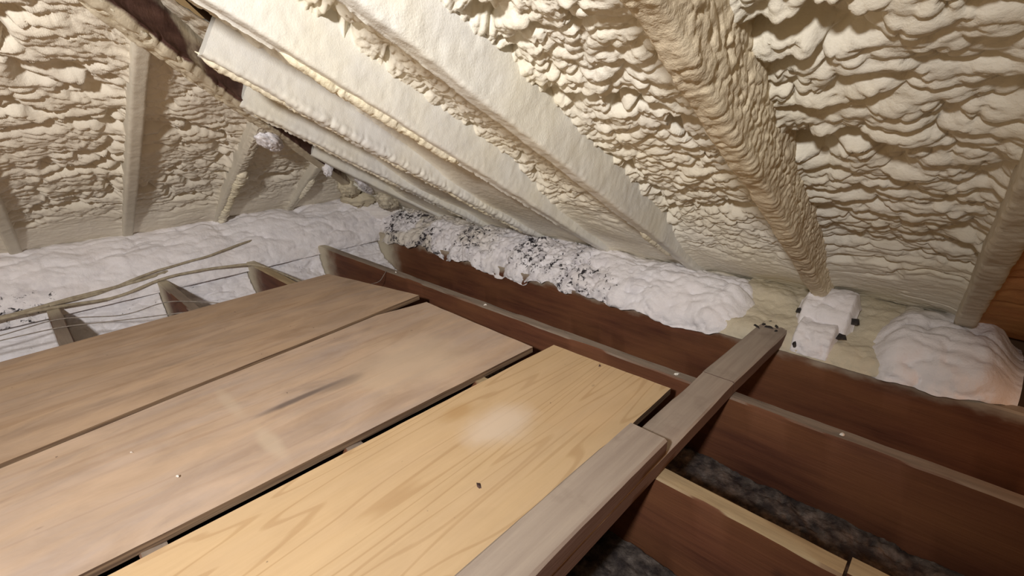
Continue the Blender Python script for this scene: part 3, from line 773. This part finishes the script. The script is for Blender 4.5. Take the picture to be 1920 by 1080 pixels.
# ------------------------------------------------------------------ crumbs and grit
def chip(name, loc, size, mat, seed, label, group, cat):
    rg = np.random.RandomState(seed)
    n = 7
    an = np.sort(rg.rand(n) * 2 * math.pi); rr = 0.5 + 0.5 * rg.rand(n)
    b = np.stack([np.cos(an) * rr * size[0], np.sin(an) * rr * size[1], np.zeros(n)], 1)
    t = b * 0.65; t[:, 2] = size[2] * (0.7 + 0.6 * rg.rand(n))
    R = np.stack([b, t]); a = rg.rand() * 6.28
    c, s_ = math.cos(a), math.sin(a)
    R = R @ np.array([[c, s_, 0], [-s_, c, 0], [0, 0, 1]])
    o = link(name, sweep_mesh(name, R), mat); o.location = loc
    return tag(o, label, cat, group)
zt = 0.0215
for i, (x, y, lab) in enumerate([(1.115, -1.575, 'white foam crumb near the left border on the middle board'), (1.285, -1.52, 'tiny white foam crumb on the near half of the middle board'),
                                 (0.52, -1.20, 'pale foam crumb on the brown board'), (0.30, -1.45, 'pale foam crumb close to the left edge of the brown board'), (0.68, -1.02, 'crumb beside the seam of the brown board')]):
    chip('foam_crumb', (x, y, zt), (0.006, 0.004, 0.003), CRUMB, i, lab, 'foam crumbs', 'crumb')
for i, (x, lab) in enumerate([(0.42, 'foam crumb on the joist top behind the far board corner'), (1.06, 'foam crumb on the joist top behind the middle board'), (1.88, 'bright foam crumb on the joist top beside the short stud'),
                              (2.30, 'white foam crumb on the joist top right of the stud'), (2.62, 'foam crumb on the joist top near the right border')]):
    chip('foam_crumb', (x, -S + 0.018, 0.001), (0.012, 0.006, 0.004), CRUMB, 20 + i, lab, 'foam crumbs', 'crumb')
chip('dark_chip', (1.791, -1.097, zt - 0.001), (0.012, 0.006, 0.003), LEAF, 40, 'small dark chip lying on the yellow pine board', None, 'chip')
chip('dark_chip', (1.700, -0.522, zt - 0.001), (0.008, 0.007, 0.003), LEAF, 41, 'dark red chip near the far end of the yellow pine board', None, 'chip')
rg = np.random.RandomState(5)
spots = [(1.985, 0.03), (2.0, 0.015), (2.02, 0.035), (1.97, -0.005), (2.035, 0.0), (1.99, 0.06), (2.015, 0.075)]
for i, (x, y) in enumerate(spots):
    chip('grit_clump', (x, y, 0.0445), (0.012 + 0.008 * rg.rand(), 0.006, 0.006), SOOT, 60 + i, 'black grit clump on the far end of the short stud', 'black grit on the short stud', 'grit')
for i, (x, y, z, lab) in enumerate([(2.085, -0.0, 0.012, 'black gap of grit under the small white foam block'), (2.20, 0.05, 0.055, 'black grit clump right of the small white foam block'), (2.215, 0.12, 0.085, 'black grit clump right of the upper white foam block'), (2.06, 0.11, 0.085, 'black grit clump left of the upper white foam block')]):
    chip('grit_clump', (x, y, z), (0.022, 0.010, 0.016), SOOT, 80 + i, lab, 'black grit beside the foam blocks', 'grit')

def rubble_mat():
    t = NT('sooty_rubble', 0.95, 0.1)
    n = t.noise(t.co, 26, 4, 0.6)
    t.color(t.ramp(n, [(0.40, (0.035, 0.028, 0.027)), (0.55, (0.085, 0.070, 0.062)), (0.72, (0.17, 0.145, 0.13))]))
    t.bump(t.noise(t.co, 70, 4), 0.8, 0.008)
    return t.m
RUBBLE = rubble_mat()
def debris(name, x0, x1, y0, y1, seed, label, hmax, up):
    nx, ny = int((x1 - x0) / 0.005), int((y1 - y0) / 0.005)
    X, Y = np.meshgrid(np.linspace(x0, x1, nx), np.linspace(y0, y1, ny), indexing='ij')
    w = (Y - y0) / (y1 - y0); w = w if up else 1 - w
    h = hmax * (0.15 + 0.85 * w ** 2) * np.clip(0.55 + 0.7 * fbm(X * 9, Y * 9, seed), 0, 2) \
        + 0.014 * domes(X / 0.024 + fbm(X * 30, Y * 30, seed), Y / 0.022, seed + 2) * vnoise(X * 14, Y * 14, seed + 5) + 0.005 * domes(X / 0.010, Y / 0.010, seed + 3)
    P = np.dstack([X, Y, FLOOR - 0.002 + h])
    return tag(link(name, grid_mesh(name, P), RUBBLE), label, 'debris', None, 'stuff')
debris('debris', 1.2, 3.6, -0.765, -0.408, 5, 'dark grit and rubble on the lath between the two joists at lower right', 0.020, True)
debris('debris', 1.2, 3.6, -1.17, -0.815, 6, 'grit on the lath in front of the pale-topped joist', 0.012, True)
